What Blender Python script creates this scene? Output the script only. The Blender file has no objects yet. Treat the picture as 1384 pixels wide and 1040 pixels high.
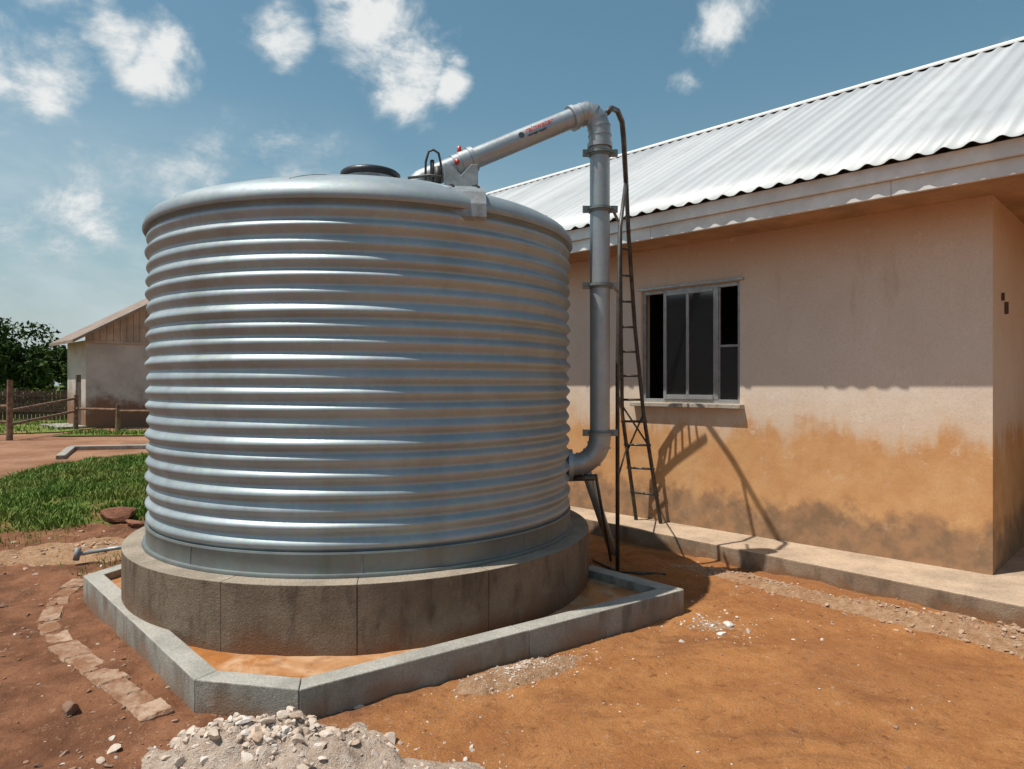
import bpy, bmesh, math, random
from mathutils import Vector, noise, Matrix
random.seed(7)
S = bpy.context.scene
S.view_settings.view_transform='Standard'; S.view_settings.look='None'; S.view_settings.exposure=0
V=Vector
# ---------------------------------------------------------------- node helper
class NT:
    def __init__(s,name):
        s.m=bpy.data.materials.new(name); s.m.use_nodes=True
        s.nt=s.m.node_tree; s.b=s.nt.nodes['Principled BSDF']
        s.geo=s.nt.nodes.new('ShaderNodeNewGeometry'); s.pos=s.geo.outputs['Position']
    def inp(s,sock,v):
        if isinstance(v,bpy.types.NodeSocket): s.nt.links.new(v,sock)
        elif isinstance(v,(tuple,list)) and len(v)==3 and sock.type=='RGBA': sock.default_value=(*v,1)
        else: sock.default_value=v
    def math(s,op,a,b=0.0,c=None):
        n=s.nt.nodes.new('ShaderNodeMath'); n.operation=op
        s.inp(n.inputs[0],a); s.inp(n.inputs[1],b)
        if c is not None: s.inp(n.inputs[2],c)
        return n.outputs[0]
    def sep(s,v=None):
        n=s.nt.nodes.new('ShaderNodeSeparateXYZ'); s.inp(n.inputs[0],v or s.pos); return n.outputs
    def scale(s,v,sc,rot=(0,0,0)):
        n=s.nt.nodes.new('ShaderNodeMapping'); s.inp(n.inputs[0],v or s.pos); n.inputs['Scale'].default_value=sc; n.inputs['Rotation'].default_value=rot; return n.outputs[0]
    def noise(s,scale,detail=5,rough=.6,vec=None,dist=0.0,out=0):
        n=s.nt.nodes.new('ShaderNodeTexNoise'); s.inp(n.inputs['Vector'],vec or s.pos)
        n.inputs['Scale'].default_value=scale; n.inputs['Detail'].default_value=detail; n.inputs['Roughness'].default_value=rough; n.inputs['Distortion'].default_value=dist
        return n.outputs[out]
    def vor(s,scale,feature='F1',vec=None):
        n=s.nt.nodes.new('ShaderNodeTexVoronoi'); n.feature=feature; s.inp(n.inputs['Vector'],vec or s.pos); n.inputs['Scale'].default_value=scale; return n.outputs
    def ramp(s,f,a,b,lo=0.,hi=1.,smooth=True):
        n=s.nt.nodes.new('ShaderNodeMapRange'); n.interpolation_type='SMOOTHSTEP' if smooth else 'LINEAR'
        s.inp(n.inputs[0],f); s.inp(n.inputs[1],a); s.inp(n.inputs[2],b); s.inp(n.inputs[3],lo); s.inp(n.inputs[4],hi); return n.outputs[0]
    def mix(s,f,a,b,mode='MIX'):
        n=s.nt.nodes.new('ShaderNodeMix'); n.data_type='RGBA'; n.blend_type=mode
        s.inp(n.inputs[0],f); s.inp(n.inputs[6],a); s.inp(n.inputs[7],b); return n.outputs[2]
    def bump(s,h,strength=.3,dist=.02,normal=None):
        n=s.nt.nodes.new('ShaderNodeBump'); s.inp(n.inputs['Height'],h); n.inputs['Strength'].default_value=strength; n.inputs['Distance'].default_value=dist
        if normal: s.inp(n.inputs['Normal'],normal)
        return n.outputs[0]
    def out(s,col,rough=.8,metal=0.,normal=None,spec=None):
        s.inp(s.b.inputs['Base Color'],col); s.inp(s.b.inputs['Roughness'],rough); s.inp(s.b.inputs['Metallic'],metal)
        if normal: s.inp(s.b.inputs['Normal'],normal)
        if spec is not None: s.b.inputs['Specular IOR Level'].default_value=spec
        return s.m
def simple(name,col,rough=.6,metal=0.,var=.25,sc=6,bs=.15,bd=.01):
    t=NT(name); f=t.noise(sc,6,.65); f2=t.noise(sc*9,3)
    dark=tuple(c*(1-var*1.6) for c in col); lite=tuple(min(1,c*(1+var*.6)) for c in col)
    c=t.mix(t.ramp(f,.3,.7),dark,lite); c=t.mix(t.ramp(f2,.35,.7,0,.25),c,dark)
    return t.out(c,t.ramp(f,.3,.7,min(1,rough+.1),max(0,rough-.08)),metal,t.bump(f2,bs,bd))

def mat_galv(name,base=(.58,.62,.64),rough=.33,metal=.9,dirt=.3):
    t=NT(name); v=t.vor(26)
    f=t.noise(2.2,6,.6); g=t.noise(1.0,4,.6,t.scale(None,(3,3,.35))); fine=t.noise(40,3)
    c=t.mix(t.ramp(f,.3,.7),tuple(x*.86 for x in base),tuple(x*1.06 for x in base))
    c=t.mix(t.math('MULTIPLY',t.ramp(g,.5,.75),dirt),c,tuple(x*y for x,y in zip(base,(.62,.52,.40))))
    c=t.mix(.10,c,v['Color'],'MULTIPLY')
    r=t.math('ADD',t.ramp(f,.3,.7,rough-.05,rough+.07),t.ramp(fine,.3,.7,-.03,.05))
    return t.out(c,r,metal,t.bump(t.noise(5,3),.10,.01))
M_TANK=mat_galv('tank_galvanised',(.375,.435,.455),.50,.48,.35)
M_DOME=mat_galv('tank_roof_galvanised',(.33,.385,.405),.55,.45,.25)
M_PIPE=mat_galv('pipe_galvanised',(.38,.42,.44),.45,.6,.45)
M_BAND=mat_galv('tank_band',(.23,.26,.255),.55,.5,.5)
M_DARKSTEEL=simple('dark_steel',(.10,.09,.08),.5,.5,.3,12)
M_BLACK=simple('black_plastic',(.018,.018,.02),.45,0,.2)
M_RED=simple('red_paint',(.55,.05,.02),.4,0,.1)
M_DKTXT=simple('dark_print',(.04,.04,.05),.6,0,.1)
M_STEELGREY=simple('grey_bracket',(.33,.35,.355),.5,.35,.25,10)

def mat_concrete(name,c1,c2,stain,top=None,sc=2.,bs=.5,low=None):
    t=NT(name); f=t.noise(sc,7,.65); g=t.noise(sc*.7,5,.6,t.scale(None,(4,4,1.2))); fine=t.noise(70,4,.7); pit=t.vor(45)['Distance']
    c=t.mix(t.ramp(f,.3,.7),c1,c2); c=t.mix(t.ramp(g,.48,.68,0,.8),c,stain)
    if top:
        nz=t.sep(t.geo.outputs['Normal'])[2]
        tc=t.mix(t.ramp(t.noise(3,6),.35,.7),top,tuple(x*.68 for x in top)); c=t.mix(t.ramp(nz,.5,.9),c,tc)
    if low:
        z=t.sep()[2]; zz=t.math('ADD',z,t.ramp(t.noise(3,5),.3,.7,-.08,.08))
        c=t.mix(t.ramp(zz,low[0],low[1],.85,0),c,low[2])
    c=t.mix(t.ramp(fine,.35,.65,0,.35),c,tuple(x*.55 for x in c1))
    h=t.math('ADD',t.math('MULTIPLY',fine,.6),t.math('MULTIPLY',t.ramp(pit,0,.25),.4))
    h=t.math('ADD',h,t.math('MULTIPLY',t.noise(6,5),1.2))
    return t.out(c,.9,0,t.bump(h,bs,.014),.25)
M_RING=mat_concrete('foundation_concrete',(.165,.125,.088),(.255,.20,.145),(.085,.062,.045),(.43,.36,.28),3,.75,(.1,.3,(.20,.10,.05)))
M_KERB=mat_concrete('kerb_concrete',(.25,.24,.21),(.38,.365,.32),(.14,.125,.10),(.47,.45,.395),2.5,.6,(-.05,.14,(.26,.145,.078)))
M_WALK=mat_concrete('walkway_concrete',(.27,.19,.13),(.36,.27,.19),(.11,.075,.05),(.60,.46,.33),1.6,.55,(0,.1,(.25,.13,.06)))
M_SILL=mat_concrete('sill_concrete',(.40,.36,.30),(.5,.45,.38),(.25,.2,.15),None,4,.4)
M_MORTAR=simple('mortar',(.07,.058,.048),.95,0,.2,8,.4)

# apron
t=NT('apron_mud'); f=t.noise(2.3,6,.6,None,.8); g=t.noise(6,6)
c=t.mix(t.ramp(f,.38,.62),(.43,.17,.05),(.56,.36,.21)); c=t.mix(t.ramp(g,.5,.7,0,.7),c,(.27,.11,.04))
M_APRON=t.out(c,t.ramp(f,.4,.65,.3,.85),0,t.bump(t.noise(14,6),.4,.015),.4)

# wall plaster with rain splash staining and painted soffit shading
t=NT('stained_shaded_plaster'); z=t.sep()[2]
n1=t.noise(.9,6,.62); n2=t.noise(3.2,7,.65); n3=t.noise(1.6,5,.6,t.scale(None,(2.6,2.6,.5)))
cream=t.mix(t.ramp(n1,.3,.7),(.67,.56,.46),(.73,.63,.53))
cream=t.mix(t.ramp(n3,.5,.8,0,.25),cream,(.58,.45,.34))
zz=t.math('ADD',z,t.math('ADD',t.ramp(n2,.25,.75,-.09,.09),t.ramp(n3,.25,.75,-.12,.12)))
och=t.mix(t.ramp(n2,.3,.7),(.53,.225,.07),(.66,.36,.15))
c=t.mix(t.ramp(zz,1.18,1.46,.95,0),cream,och)
c=t.mix(t.ramp(zz,1.35,1.8,.35,0),c,(.62,.38,.19))
z2=t.math('ADD',z,t.math('ADD',t.ramp(n2,.25,.75,-.13,.13),t.ramp(n1,.25,.75,-.12,.12)))
c=t.mix(t.ramp(z2,.44,.68,.85,0),c,t.mix(t.ramp(t.noise(7,5),.35,.65),(.19,.13,.085),(.34,.20,.115)))
c=t.mix(t.ramp(z,2.85,3.45,0,.55),c,(.52,.30,.16))  # shade under the soffit, painted into the colour near the wall top
pn=t.noise(5,8,.75)
c=t.mix(t.math('MULTIPLY',t.ramp(pn,.58,.66),t.ramp(z,.8,1.25,.12,.5)),c,(.76,.67,.57))
c=t.mix(t.ramp(n3,.6,.74,0,.25),c,(.42,.28,.17))
h=t.math('ADD',t.noise(6,8,.6),t.math('MULTIPLY',t.noise(45,4),.15))
c=t.mix(t.ramp(t.noise(60,3),.4,.7,0,.15),c,(.25,.16,.1))
M_WALL=t.out(c,.92,0,t.bump(h,.28,.02),.2)

# roof sheet
t=NT('roof_sheet')
mp=t.nt.nodes.new('ShaderNodeMapping'); mp.vector_type='TEXTURE'; t.inp(mp.inputs[0],t.pos); mp.inputs['Rotation'].default_value=(0,0,math.radians(45))
sx=t.sep(mp.outputs[0])
cmb=t.nt.nodes.new('ShaderNodeCombineXYZ'); t.inp(cmb.inputs[0],t.math('MULTIPLY',sx[0],.08)); t.inp(cmb.inputs[1],t.math('MULTIPLY',sx[1],2.6))
n1=t.noise(1.,3,.5,cmb.outputs[0]); n2=t.noise(30,3); 
sheet=t.math('FRACT',t.math('MULTIPLY',t.math('FLOOR',t.math('MULTIPLY',sx[1],1.3)),.618))
c=t.mix(t.ramp(n1,.35,.65),(.44,.455,.46),(.58,.59,.585)); c=t.mix(t.math('MULTIPLY',sheet,.35),c,(.37,.395,.40))
c=t.mix(t.ramp(t.noise(1.6,5),.5,.7,0,.25),c,(.33,.32,.30))
M_ROOF=t.out(c,.58,.15,t.bump(n2,.05,.005))
M_FASC=simple('fascia_paint',(.74,.74,.71),.6,0,.12,3,.1)
M_SOFF=simple('soffit',(.42,.25,.14),.85,0,.2,2,.2)
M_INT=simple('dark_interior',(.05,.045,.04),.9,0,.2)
M_ALU=simple('window_aluminium',(.42,.43,.43),.4,.45,.15,12,.05)
t=NT('window_glass'); M_GLASS=t.out((.035,.038,.04),.08,0,t.bump(t.noise(3,2),.03,.01),.7)
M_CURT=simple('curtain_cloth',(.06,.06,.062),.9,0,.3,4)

# ground
t=NT('red_earth'); x,y,z=t.sep()
n1=t.noise(.55,6,.62); n2=t.noise(2.4,7,.68); n3=t.noise(14,6,.7); n4=t.noise(90,4,.7); n5=t.noise(.9,7,.7,t.scale(None,(1,2.2,1),(0,0,.6)),.5)
left=t.mix(t.ramp(n2,.32,.68),(.145,.062,.032),(.31,.14,.072))
right=t.mix(t.ramp(n2,.32,.66),(.35,.145,.05),(.48,.22,.08))
right=t.mix(t.ramp(n1,.46,.62,0,.55),right,(.31,.13,.052))
right=t.mix(t.ramp(n5,.52,.66,0,.6),right,(.21,.09,.04))
xx=t.math('ADD',x,t.ramp(n1,.3,.7,-.8,.8))
c=t.mix(t.ramp(xx,-1.8,-.2),left,right)
c=t.mix(t.ramp(y,9,15),c,t.mix(t.ramp(n1,.35,.65),(.28,.135,.075),(.42,.23,.14)))
c=t.mix(t.ramp(n3,.57,.70,0,.5),c,(.50,.32,.19))
c=t.mix(t.ramp(n3,.30,.44,.7,0),c,(.13,.055,.028))
pv=t.vor(38); peb=t.math('MULTIPLY',t.ramp(pv['Distance'],.16,.24,1,0),t.ramp(t.noise(1.8,4),.5,.62))
c=t.mix(t.math('MULTIPLY',peb,.6),c,(.52,.40,.30))
c=t.mix(t.ramp(n4,.35,.6,.32,0),c,(.12,.05,.025))
c=t.mix(t.ramp(y,42,70),c,(.09,.13,.035))
h=t.math('ADD',t.math('MULTIPLY',n3,.8),t.math('ADD',t.math('MULTIPLY',n4,.3),t.math('MULTIPLY',peb,.3)))
h=t.math('ADD',h,n2)
M_GROUND=t.out(c,.95,0,t.bump(h,.85,.04),.15)
def mat_sand(name,a,b):
    t=NT(name); n=t.noise(20,7,.7); n2=t.noise(90,4); n3=t.noise(3,5)
    c=t.mix(t.ramp(n,.3,.7),a,b); c=t.mix(t.ramp(n3,.45,.7,0,.5),c,a)
    return t.out(c,.95,0,t.bump(t.math('ADD',n,t.math('MULTIPLY',n2,.5)),1.,.04),.1)
M_SAND=mat_sand('rubble_sand',(.48,.35,.26),(.68,.57,.47))
M_SOILSAND=mat_sand('sandy_soil',(.38,.20,.10),(.56,.37,.23))
def mat_stone(name,cols,dirt=.45):
    t=NT(name); r=t.geo.outputs['Random Per Island']
    cr=t.nt.nodes.new('ShaderNodeValToRGB'); t.inp(cr.inputs[0],r); e=cr.color_ramp.elements
    e[0].color=(*cols[0],1); e[1].color=(*cols[-1],1)
    for i,cc in enumerate(cols[1:-1]): q=e.new((i+1)/(len(cols)-1)); q.color=(*cc,1)
    n=t.noise(40,5,.7); c=t.mix(t.ramp(n,.35,.7,0,dirt),cr.outputs[0],(.25,.14,.08))
    return t.out(c,.9,0,t.bump(n,.6,.01),.2)
M_STL=mat_stone('pale_rubble',[(.48,.35,.26),(.66,.57,.48),(.52,.41,.32),(.70,.64,.58),(.56,.44,.34)],.3)
M_STP=mat_stone('tan_gravel',[(.36,.20,.12),(.55,.38,.26),(.42,.26,.16),(.60,.48,.38),(.45,.28,.17)],.5)
M_STR=mat_stone('earth_stones',[(.20,.10,.055),(.38,.23,.15),(.17,.10,.075),(.46,.33,.24),(.26,.13,.07)])
M_STW=mat_stone('white_chips',[(.62,.58,.52),(.74,.72,.68),(.6,.52,.44)],.25)
t=NT('edging_stone'); r=t.geo.outputs['Random Per Island']; n=t.noise(6,6,.7)
c=t.mix(r,(.32,.20,.13),(.48,.34,.245)); c=t.mix(t.ramp(n,.40,.62,0,.9),c,(.24,.115,.06)); M_EDGE=t.out(c,.95,0,t.bump(t.noise(25,6),.9,.02),.15)
M_MUDROCK=simple('mud_rock',(.26,.105,.055),.95,0,.35,5,.8,.04)
# vegetation
t=NT('grass_blades'); r=t.geo.outputs['Random Per Island']; n=t.noise(.8,4)
c=t.mix(r,(.085,.16,.02),(.19,.29,.045)); c=t.mix(t.ramp(n,.42,.62,0,.75),c,(.25,.27,.065)); M_BLADE=t.out(c,.7,0,None,.3)
t=NT('grass_soil'); n=t.noise(5,6); c=t.mix(t.ramp(n,.3,.7),(.07,.11,.02),(.14,.18,.042)); c=t.mix(t.ramp(t.noise(1.2,5),.5,.6),c,(.25,.14,.06)); M_GSOIL=t.out(c,.95,0,t.bump(t.noise(30,5),.8,.05),.1)
t=NT('field_grass'); n=t.noise(.35,8,.7); c=t.mix(t.ramp(n,.3,.7),(.08,.13,.022),(.20,.25,.06)); c=t.mix(t.ramp(t.noise(.9,6),.52,.62,0,.8),c,(.33,.20,.11)); M_FIELD=t.out(c,.95,0,t.bump(t.noise(6,6),.8,.1),.1)
t=NT('tree_leaves'); r=t.geo.outputs['Random Per Island']; n=t.noise(.55,4)
c=t.mix(r,(.022,.05,.012),(.075,.12,.026)); c=t.mix(t.ramp(n,.4,.7,0,.6),c,(.11,.14,.036)); M_LEAF=t.out(c,.75,0,None,.2)
M_BARK=simple('bark',(.10,.075,.055),.9,0,.3,8,.6)
M_WOOD=simple('weathered_wood',(.24,.14,.085),.85,0,.35,6,.4)
M_WOODD=simple('brown_fence_wood',(.10,.055,.038),.85,0,.35,3,.4)
t=NT('shed_plaster'); z=t.sep()[2]; n=t.noise(1.1,6,.65); zz=t.math('ADD',z,t.ramp(n,.3,.7,-.5,.5))
c=t.mix(t.ramp(zz,.6,1.7,1,0),t.mix(t.ramp(n,.35,.65),(.42,.37,.33),(.54,.48,.42)),(.24,.13,.08)); M_SHED=t.out(c,.9,0,t.bump(t.noise(8,5),.3,.02),.2)
M_SBOARD=simple('shed_boards',(.50,.37,.28),.8,0,.2,1.5,.3)
M_SROOF=simple('shed_roof',(.30,.22,.17),.7,.1,.2,2)

# ---------------------------------------------------------------- mesh helpers
def link(ob,parent=None):
    S.collection.objects.link(ob)
    if parent: ob.parent=parent
    return ob
def empty(name):
    e=bpy.data.objects.new(name,None); e.empty_display_size=.3; return link(e)
def mesh(name,verts,faces,mat,parent=None,smooth=False,bevel=0,fix=True):
    me=bpy.data.meshes.new(name); me.from_pydata([tuple(v) for v in verts],[],faces); me.update()
    if fix:
        bm=bmesh.new(); bm.from_mesh(me); bmesh.ops.recalc_face_normals(bm,faces=bm.faces); bm.to_mesh(me); bm.free()
    me.materials.append(mat)
    if smooth: me.polygons.foreach_set('use_smooth',[True]*len(me.polygons))
    ob=link(bpy.data.objects.new(name,me),parent)
    if bevel:
        m=ob.modifiers.new('bevel','BEVEL'); m.width=bevel; m.segments=2; m.limit_method='ANGLE'
    return ob
class Geo:
    def __init__(s): s.v=[]; s.f=[]
    def add(s,v,f):
        o=len(s.v); s.v+= [V(a) for a in v]; s.f+=[tuple(i+o for i in q) for q in f]
    def prism(s,pts,z0,z1):
        n=len(pts); v=[(p[0],p[1],z0) for p in pts]+[(p[0],p[1],z1) for p in pts]
        f=[tuple(range(n-1,-1,-1)),tuple(range(n,2*n))]+[(i,(i+1)%n,n+(i+1)%n,n+i) for i in range(n)]
        s.add(v,f)
    def hexa(s,p): s.add(p,[(0,3,2,1),(4,5,6,7),(0,1,5,4),(1,2,6,5),(2,3,7,6),(3,0,4,7)])
    def fbox(s,W,a0,a1,b0,b1,z0,z1):
        s.hexa([W(a0,b0,z0),W(a1,b0,z0),W(a1,b1,z0),W(a0,b1,z0),W(a0,b0,z1),W(a1,b0,z1),W(a1,b1,z1),W(a0,b1,z1)])
    def tube(s,pts,r,seg=16,caps=True):
        pts=[V(p) for p in pts]; n=len(pts); rs=r if isinstance(r,(list,tuple)) else [r]*n
        T=[(pts[min(i+1,n-1)]-pts[max(i-1,0)]).normalized() for i in range(n)]
        up=V((0,0,1)) if abs(T[0].z)<.9 else V((1,0,0))
        a=T[0].cross(up).normalized(); rings=[]
        for i in range(n):
            a=(a-T[i]*a.dot(T[i])).normalized(); b=T[i].cross(a)
            rings.append([pts[i]+(a*math.cos(2*math.pi*k/seg)+b*math.sin(2*math.pi*k/seg))*rs[i] for k in range(seg)])
        v=[p for R in rings for p in R]; f=[]
        for i in range(n-1):
            for k in range(seg): f.append((i*seg+k,i*seg+(k+1)%seg,(i+1)*seg+(k+1)%seg,(i+1)*seg+k))
        if caps: f.append(tuple(range(seg-1,-1,-1))); f.append(tuple((n-1)*seg+k for k in range(seg)))
        s.add(v,f)
    def make(s,name,mat,parent=None,smooth=False,bevel=0,fix=True): return mesh(name,s.v,s.f,mat,parent,smooth,bevel,fix)
def autosmooth(ob,ang=35):
    me=ob.data; bm=bmesh.new(); bm.from_mesh(me)
    for f in bm.faces: f.smooth=True
    for e in bm.edges:
        if len(e.link_faces)==2 and e.calc_face_angle(0)>math.radians(ang): e.smooth=False
    bm.to_mesh(me); bm.free(); return ob
def revolve(name,prof,c,mat,parent,seg=160,close=False):
    v=[];f=[]
    n=len(prof)
    for i in range(seg):
        a=2*math.pi*i/seg
        for r,z in prof: v.append((c[0]+r*math.cos(a),c[1]+r*math.sin(a),z))
    for i in range(seg):
        j=(i+1)%seg
        for k in range(n-1): f.append((i*n+k,j*n+k,j*n+k+1,i*n+k+1))
    ob=mesh(name,v,f,mat,parent,True); return autosmooth(ob,50)

def gh(x,y):
    near=1/(1+max(0,(math.hypot(x,y)-14)/8)**2)
    h=.03*noise.noise(V((x*.7,y*.7,3)))+.018*noise.noise(V((x*2.3,y*2.3,7)))+.013*noise.noise(V((x*7,y*7,1)))+.008*noise.noise(V((x*17,y*17,2)))
    if x<-1.2: h+=min(1,(-1.2-x))*(.02*noise.noise(V((x*4.5,y*4.5,11)))+.008*noise.noise(V((x*12,y*12,13))))
    h*=near
    h-=.07*math.exp(-((x+4)**2+(y-5.3)**2)/1.2)
    return h

# ---------------------------------------------------------------- ground
def coords(lo,hi,step,far_lo,far_hi):
    a=[lo+i*step for i in range(int((hi-lo)/step)+1)]
    d=step; x=a[-1]
    while x<far_hi: d*=1.2; x+=d; a.append(x)
    d=step; x=a[0]; b=[]
    while x>far_lo: d*=1.2; x-=d; b.append(x)
    return b[::-1]+a
xs=coords(-5.,4.6,.028,-700,700); ys=coords(2.6,9.2,.028,-300,1200)
v=[];f=[]
for y in ys:
    for x in xs: v.append((x,y,gh(x,y)))
nx=len(xs)
for j in range(len(ys)-1):
    for i in range(nx-1): f.append((j*nx+i,j*nx+i+1,(j+1)*nx+i+1,(j+1)*nx+i))
mesh('ground',v,f,M_GROUND,None,True,fix=False)

# ---------------------------------------------------------------- tank
C=(-1.288,6.218); R=1.8
tank=empty('water_tank')
prof=[(1.80,.70)]
z0,z1=.70,3.0; nr=21; p=(z1-z0)/nr
for i in range(nr*12+1):
    u=i/12; zz=z0+u*p
    w=.5-.5*math.cos(2*math.pi*u)
    w=w**.9
    amp=.031*(1+.2*math.sin(int(u)*2.4))
    prof.append((1.778+amp*w,zz+.006*math.sin(int(u)*1.7)*w))
prof+= [(1.79,3.01),(1.79,3.03)]
revolve('corrugated_wall',prof,C,M_TANK,tank,200)
revolve('base_band',[(1.7,.545),(1.83,.545),(1.835,.552),(1.83,.572),(1.808,.575),(1.806,.69),(1.815,.70),(1.812,.712),(1.78,.712)],C,M_BAND,tank,160)
dome=[(1.78,3.005),(1.822,3.005),(1.832,3.02),(1.83,3.045),(1.82,3.075),(1.785,3.12),(1.71,3.165),(1.58,3.215),(1.40,3.28),(1.1,3.375),(.8,3.45),(.5,3.51),(.3,3.54),(.02,3.56)]
revolve('domed_roof',dome,C,M_DOME,tank,160)
def domez(r):
    for (r1,a),(r2,b) in zip(dome[3:],dome[4:]):
        if r2<=r<=r1: return b+(a-b)*(r-r2)/(r1-r2)
    return 3.56
revolve('hatch_collar',[(.25,3.48),(.25,3.66),(.235,3.67),(.2,3.67)],C,M_STEELGREY,tank,48)
revolve('hatch_lid',[(.19,3.665),(.262,3.665),(.27,3.675),(.268,3.71),(.25,3.725),(.17,3.732),(.15,3.757),(.02,3.762)],C,M_BLACK,tank,48)
g=Geo()
for k in range(10):
    a=math.radians(-78+18+36*k); pts=[]
    for r in (1.72,1.55,1.35,1.1,.8,.5,.28): pts.append((C[0]+r*math.cos(a),C[1]+r*math.sin(a),domez(r)+.001))
    g.tube(pts,.005,6)
g.make('roof_seams',M_DOME,tank,True)
# cable laid over the roof from the left rim to the hatch, on small stand-offs
g=Geo(); pts=[]
for i in range(17):
    a=math.radians(196-i*2.2); rr_=1.72-(1.72-.3)*i/16; pts.append((C[0]+rr_*math.cos(a),C[1]+rr_*math.sin(a),domez(rr_)+.05))
g.tube(pts,.015,8); p0=pts[0]; g.tube([(p0[0]-.05,p0[1],p0[2]-.06),(p0[0],p0[1],p0[2]+.03),(p0[0]+.08,p0[1],p0[2]+.03)],.026,8)
for k in (4,8,12): g.tube([(pts[k][0],pts[k][1],pts[k][2]-.06),pts[k]],.01,6)
g.make('roof_cable',M_BLACK,tank,True)
g=Geo()
for k in range(9):
    a=math.radians(-80+40*k); ca,sa=math.cos(a),math.sin(a)
    g.tube([(C[0]+1.808*ca,C[1]+1.808*sa,.575),(C[0]+1.808*ca,C[1]+1.808*sa,.70)],.004,6)
g.make('band_seams',M_BAND,tank)
def frame(o,ax):
    ax=V((ax[0],ax[1],0)).normalized(); ay=V((-ax.y,ax.x,0)); o=V((o[0],o[1],0))
    return lambda a,b,z: o+ax*a+ay*b+V((0,0,z))
W=frame((-.405,5.42),(1,.06))
g=Geo()
for (b0,b1) in ((-.01,.03),(.20,.24)):
    zt=3.53; zb=3.2
    prof2=[(-.135,zb),(.135,zb),(.135,zt+.02),(.085,zt+.02),(.0,zt-.07),(-.085,zt+.02),(-.135,zt+.02)]
    v=[W(a,b0,z) for a,z in prof2]+[W(a,b1,z) for a,z in prof2]; n=7
    g.add(v,[tuple(range(n)),tuple(range(2*n-1,n-1,-1))]+[(i,(i+1)%n,n+(i+1)%n,n+i) for i in range(n)])
g.fbox(W,-.135,-.105,.032,.198,3.2,3.54); g.fbox(W,.105,.135,.032,.198,3.2,3.54); g.fbox(W,-.103,.103,.032,.198,3.2,3.44)
g.make('support_box',M_STEELGREY,tank,False,.004)
g=Geo(); S0=V((-.415,5.50)); S1=V((-.312,4.72)); sd=(S1-S0).normalized(); sn=V((-sd.y,sd.x)); vv=[]; npt=12; dz_=[]
for i in range(npt+1):
    q=S0.lerp(S1,i/npt); rr=min(1.81,(q-V(C)).length); z=domez(rr)+.02; dz_.append((q,z))
q=dz_[-1][0]; dz_+=[(q+sd*.035,3.045),(q+sd*.04,2.955)]
for i,(q,z) in enumerate(dz_):
    wdt=.115+.02*(i/len(dz_))
    for sgn in (-1,1): a=q+sn*wdt*sgn; vv.append((a.x,a.y,z))
    for sgn in (-1,1): a=q+sn*wdt*sgn-sd*.02; vv.append((a.x,a.y,z-.025))
ff=[]
for i in range(len(dz_)-1):
    a=i*4;b=a+4; ff+=[(a,a+1,b+1,b),(a+2,b+2,b+3,a+3),(a,b,b+2,a+2),(a+1,a+3,b+3,b+1)]
g.add(vv,ff+[(0,2,3,1),(len(vv)-4,len(vv)-3,len(vv)-1,len(vv)-2)]); g.make('support_strap',M_STEELGREY,tank)
g=Geo()
for i in (3,7,10):
    for sg in (-.09,.09):
        q,z=dz_[i]; a=q+sn*sg; g.tube([(a.x,a.y,z),(a.x,a.y,z+.012)],.012,8)
g.make('strap_bolts',M_DARKSTEEL,tank)

# ---------------------------------------------------------------- foundation ring
found=empty('tank_foundation')
g=Geo(); nseg=14; st=math.radians(-80.7)
for k in range(nseg):
    a0=st+k*2*math.pi/nseg+.0006; a1=st+(k+1)*2*math.pi/nseg-.0006; m=12; inn=[];ot=[]; dr=random.uniform(-.002,.002)
    for i in range(m+1):
        a=a0+(a1-a0)*i/m; ro=1.973+dr
        ot.append((C[0]+ro*math.cos(a),C[1]+ro*math.sin(a))); inn.append((C[0]+1.5*math.cos(a),C[1]+1.5*math.sin(a)))
    za,zb=.02,.55
    v=[(x,y,za) for x,y in ot]+[(x,y,zb) for x,y in ot]+[(x,y,za) for x,y in inn]+[(x,y,zb) for x,y in inn]; n=m+1; ff=[]
    for i in range(m):
        ff+=[(i,i+1,n+i+1,n+i),(n+i,n+i+1,3*n+i+1,3*n+i),(2*n+i,3*n+i,3*n+i+1,2*n+i+1),(i,2*n+i,2*n+i+1,i+1)]
    ff+=[(0,n,3*n,2*n),(m,2*n+m,3*n+m,n+m)]
    g.add(v,ff)
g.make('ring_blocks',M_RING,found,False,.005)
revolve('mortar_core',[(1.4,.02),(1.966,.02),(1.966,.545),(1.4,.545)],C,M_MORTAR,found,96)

# ---------------------------------------------------------------- kerb + apron
poly=[V((-3.42,6.62)),V((-3.645,5.80)),V((-1.74,3.74)),V((-1.13,3.62)),V((1.363,5.40)),V((.72,6.12))]
def offs(P,w):
    o=[]
    for i,p in enumerate(P):
        ns=[]
        for a,b in ((i-1,i),(i,i+1)):
            if a>=0 and b<len(P): d=(P[b]-P[a]).normalized(); ns.append(V((-d.y,d.x)))
        if len(ns)==2: m=(ns[0]+ns[1]).normalized(); o.append(p+m*(w/m.dot(ns[0])))
        else: o.append(p+ns[0]*w)
    return o
inner=offs(poly,.14)
g=Geo()
for i in range(len(poly)-1):
    L=(poly[i+1]-poly[i]).length; n=max(1,round(L/1.25))
    for k in range(n):
        a,b=k/n,(k+1)/n; e=.0018/L
        a+=e;b-=e
        o0=poly[i].lerp(poly[i+1],a);o1=poly[i].lerp(poly[i+1],b);i0=inner[i].lerp(inner[i+1],a);i1=inner[i].lerp(inner[i+1],b)
        dz=random.uniform(-.003,.003)
        g.prism([o0,o1,i1,i0],-.2,.18+dz)
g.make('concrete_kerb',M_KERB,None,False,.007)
mid=offs(poly,.02)
P2=mid; pts=[]
for i in range(len(P2)-1):
    for k in range(24): pts.append(P2[i].lerp(P2[i+1],k/24))
pts.append(P2[-1]); NR=30
v=[];f=[]
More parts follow.
